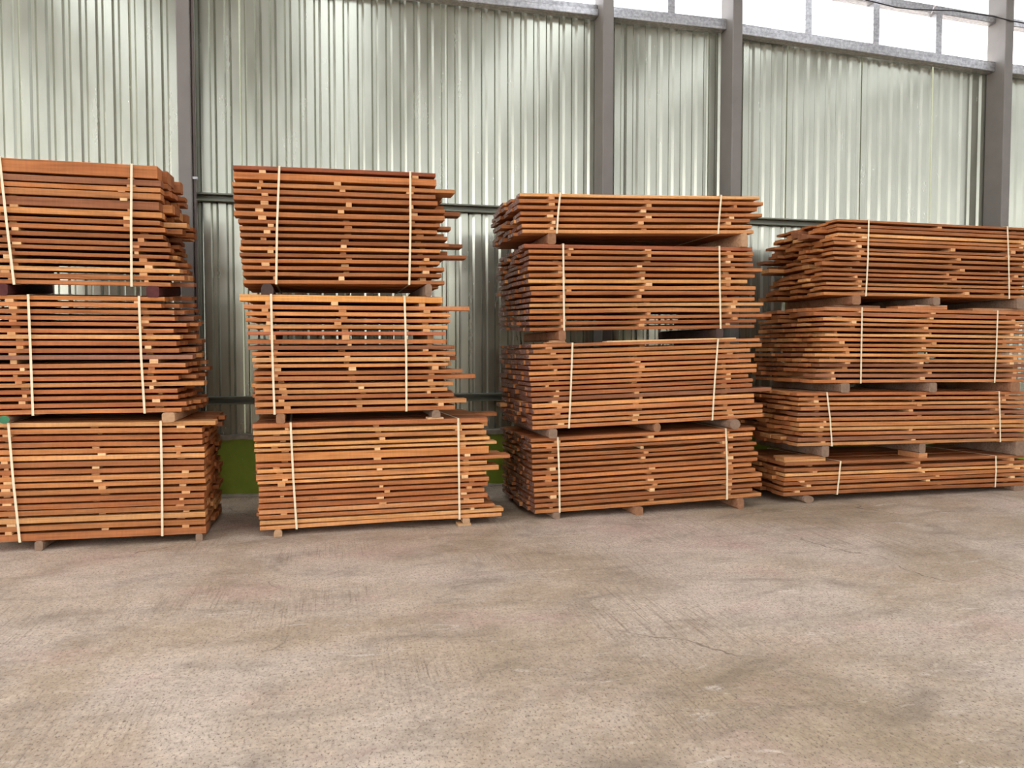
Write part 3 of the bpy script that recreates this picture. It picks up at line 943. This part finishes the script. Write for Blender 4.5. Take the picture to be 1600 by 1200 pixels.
B(862.5, 678, 13, 's3p3', 's3p4', 'grey', 'square grey bearer under the third pack of the dark-ended stack, end towards the narrow stack', gb % N3, proud=0.03)
B(1027, 668, 11, 's3p3', 's3p4', 'brown', 'small round bearer midway under the third pack of the dark-ended stack', gb % N3, prof='round', proud=0.0)
B(1143, 665, 16, 's3p3', 's3p4', 'grey', 'large round grey bearer under the third pack of the dark-ended stack', gb % N3, prof='round', proud=0.07)
B(869.5, 806, 10, 's3p4', None, 'grey', 'floor bearer under the dark-ended stack, end towards the narrow stack', gb % N3)
B(994, 800, 12, 's3p4', None, 'brown', 'middle floor bearer under the dark-ended stack', gb % N3, proud=0.06)
B(1155, 787, 10, 's3p4', None, 'brown', 'floor bearer under the dark-ended stack, end towards the ragged-ended stack', gb % N3, proud=0.03)

B(1336, 468, 13, 's4p1', 's4p2', 'brown', 'brown bearer under the ragged-ended stack\'s top pack, end towards the dark-ended stack', gb % N4, dz=0.03)
B(1461, 470, 11, 's4p1', 's4p2', 'grey', 'middle bearer under the ragged-ended stack\'s top pack', gb % N4, dz=0.045)
B(1593, 474, 14, 's4p1', 's4p2', 'grey', 'bearer under the ragged-ended stack\'s top pack, far from the dark-ended stack', gb % N4, dz=0.03)
set_row(4)
zt = PACKS['s4p2']['top'](hit(1340, 478)[0])
flat('loose_board', 1304, 1375, 478, zt, 0.030, 0.18, 0.10, (150, 112, 84), 'dull loose board on the ragged-ended stack, under a brown bearer', 'board')
set_row(4)
zt = PACKS['s4p2']['top'](hit(1440, 480)[0])
flat('loose_board', 1403, 1480, 480, zt, 0.030, 0.17, 0.01, (188, 122, 76), 'short orange loose board under the middle bearer of the ragged-ended stack', 'board')
flat('loose_board', 1430, 1480, 477, zt + 0.030, 0.015, 0.15, 0.03, (204, 160, 122), 'thin pale loose board on top of the short orange board', 'board')
set_row(4)
zt = PACKS['s4p2']['top'](hit(1570, 482)[0])
flat('loose_board', 1520, 1640, 482, zt, 0.030, 0.20, 0.04, (172, 124, 86), 'long brown loose board under the far bearer of the ragged-ended stack', 'board')
B(1319, 606, 14, 's4p2', 's4p3', 'grey', 'grey weathered bearer under the ragged-ended stack\'s second pack, end towards the dark-ended stack', gb % N4)
B(1456, 608, 12, 's4p2', 's4p3', 'grey', 'middle weathered bearer under the ragged-ended stack\'s second pack', gb % N4)
B(1584, 608, 15, 's4p2', 's4p3', 'brown', 'brown bearer under the ragged-ended stack\'s second pack, far from the dark-ended stack', gb % N4)
set_row(4)
u4 = hit(1265, 712)[0]
set_row(4)
zt = PACKS['s4p4']['top'](u4)
flat('loose_board', 1226, 1290, 714, zt, 0.026, 0.16, 0.05, (214, 164, 106), 'lower of two short pale boards lying on the lowest ragged-ended pack', 'board')
flat('loose_board', 1225, 1290, 710, zt + 0.026, 0.026, 0.18, 0.06, (196, 138, 88), 'upper of two short pale boards lying on the lowest ragged-ended pack', 'board')
B(1290, 705, 11, 's4p3', 's4p4', 'grey', 'grey bearer on the short pale boards of the ragged-ended stack', gb % N4, dz=0.052, proud=0.0)
B(1444, 702, 10, 's4p3', 's4p4', 'grey', 'middle grey bearer above the lowest ragged-ended pack', gb % N4, dz=0.055, proud=-0.02)
set_row(4)
zt = PACKS['s4p4']['top'](hit(1442, 710)[0])
flat('packing_block', 1436, 1449, 710, zt, 0.055, 0.30, 0.02, (196, 136, 88), 'orange wooden packing block under the middle bearer of the ragged-ended stack', 'block')
B(1592, 696, 16, 's4p3', 's4p4', 'grey', 'bearer above the lowest ragged-ended pack, far from the dark-ended stack', gb % N4)
B(1260, 781, 15, 's4p4', None, 'grey', 'rounded grey floor bearer under the ragged-ended stack, end towards the dark-ended stack', gb % N4, prof='round', proud=0.04)
B(1590, 762, 15, 's4p4', None, 'grey', 'grey floor bearer under the ragged-ended stack, far from the dark-ended stack', gb % N4, proud=0.02)
B(1430, 772, 12, 's4p4', None, 'dark', 'dark floor bearer midway beneath the ragged-ended stack', gb % N4, proud=-0.25)
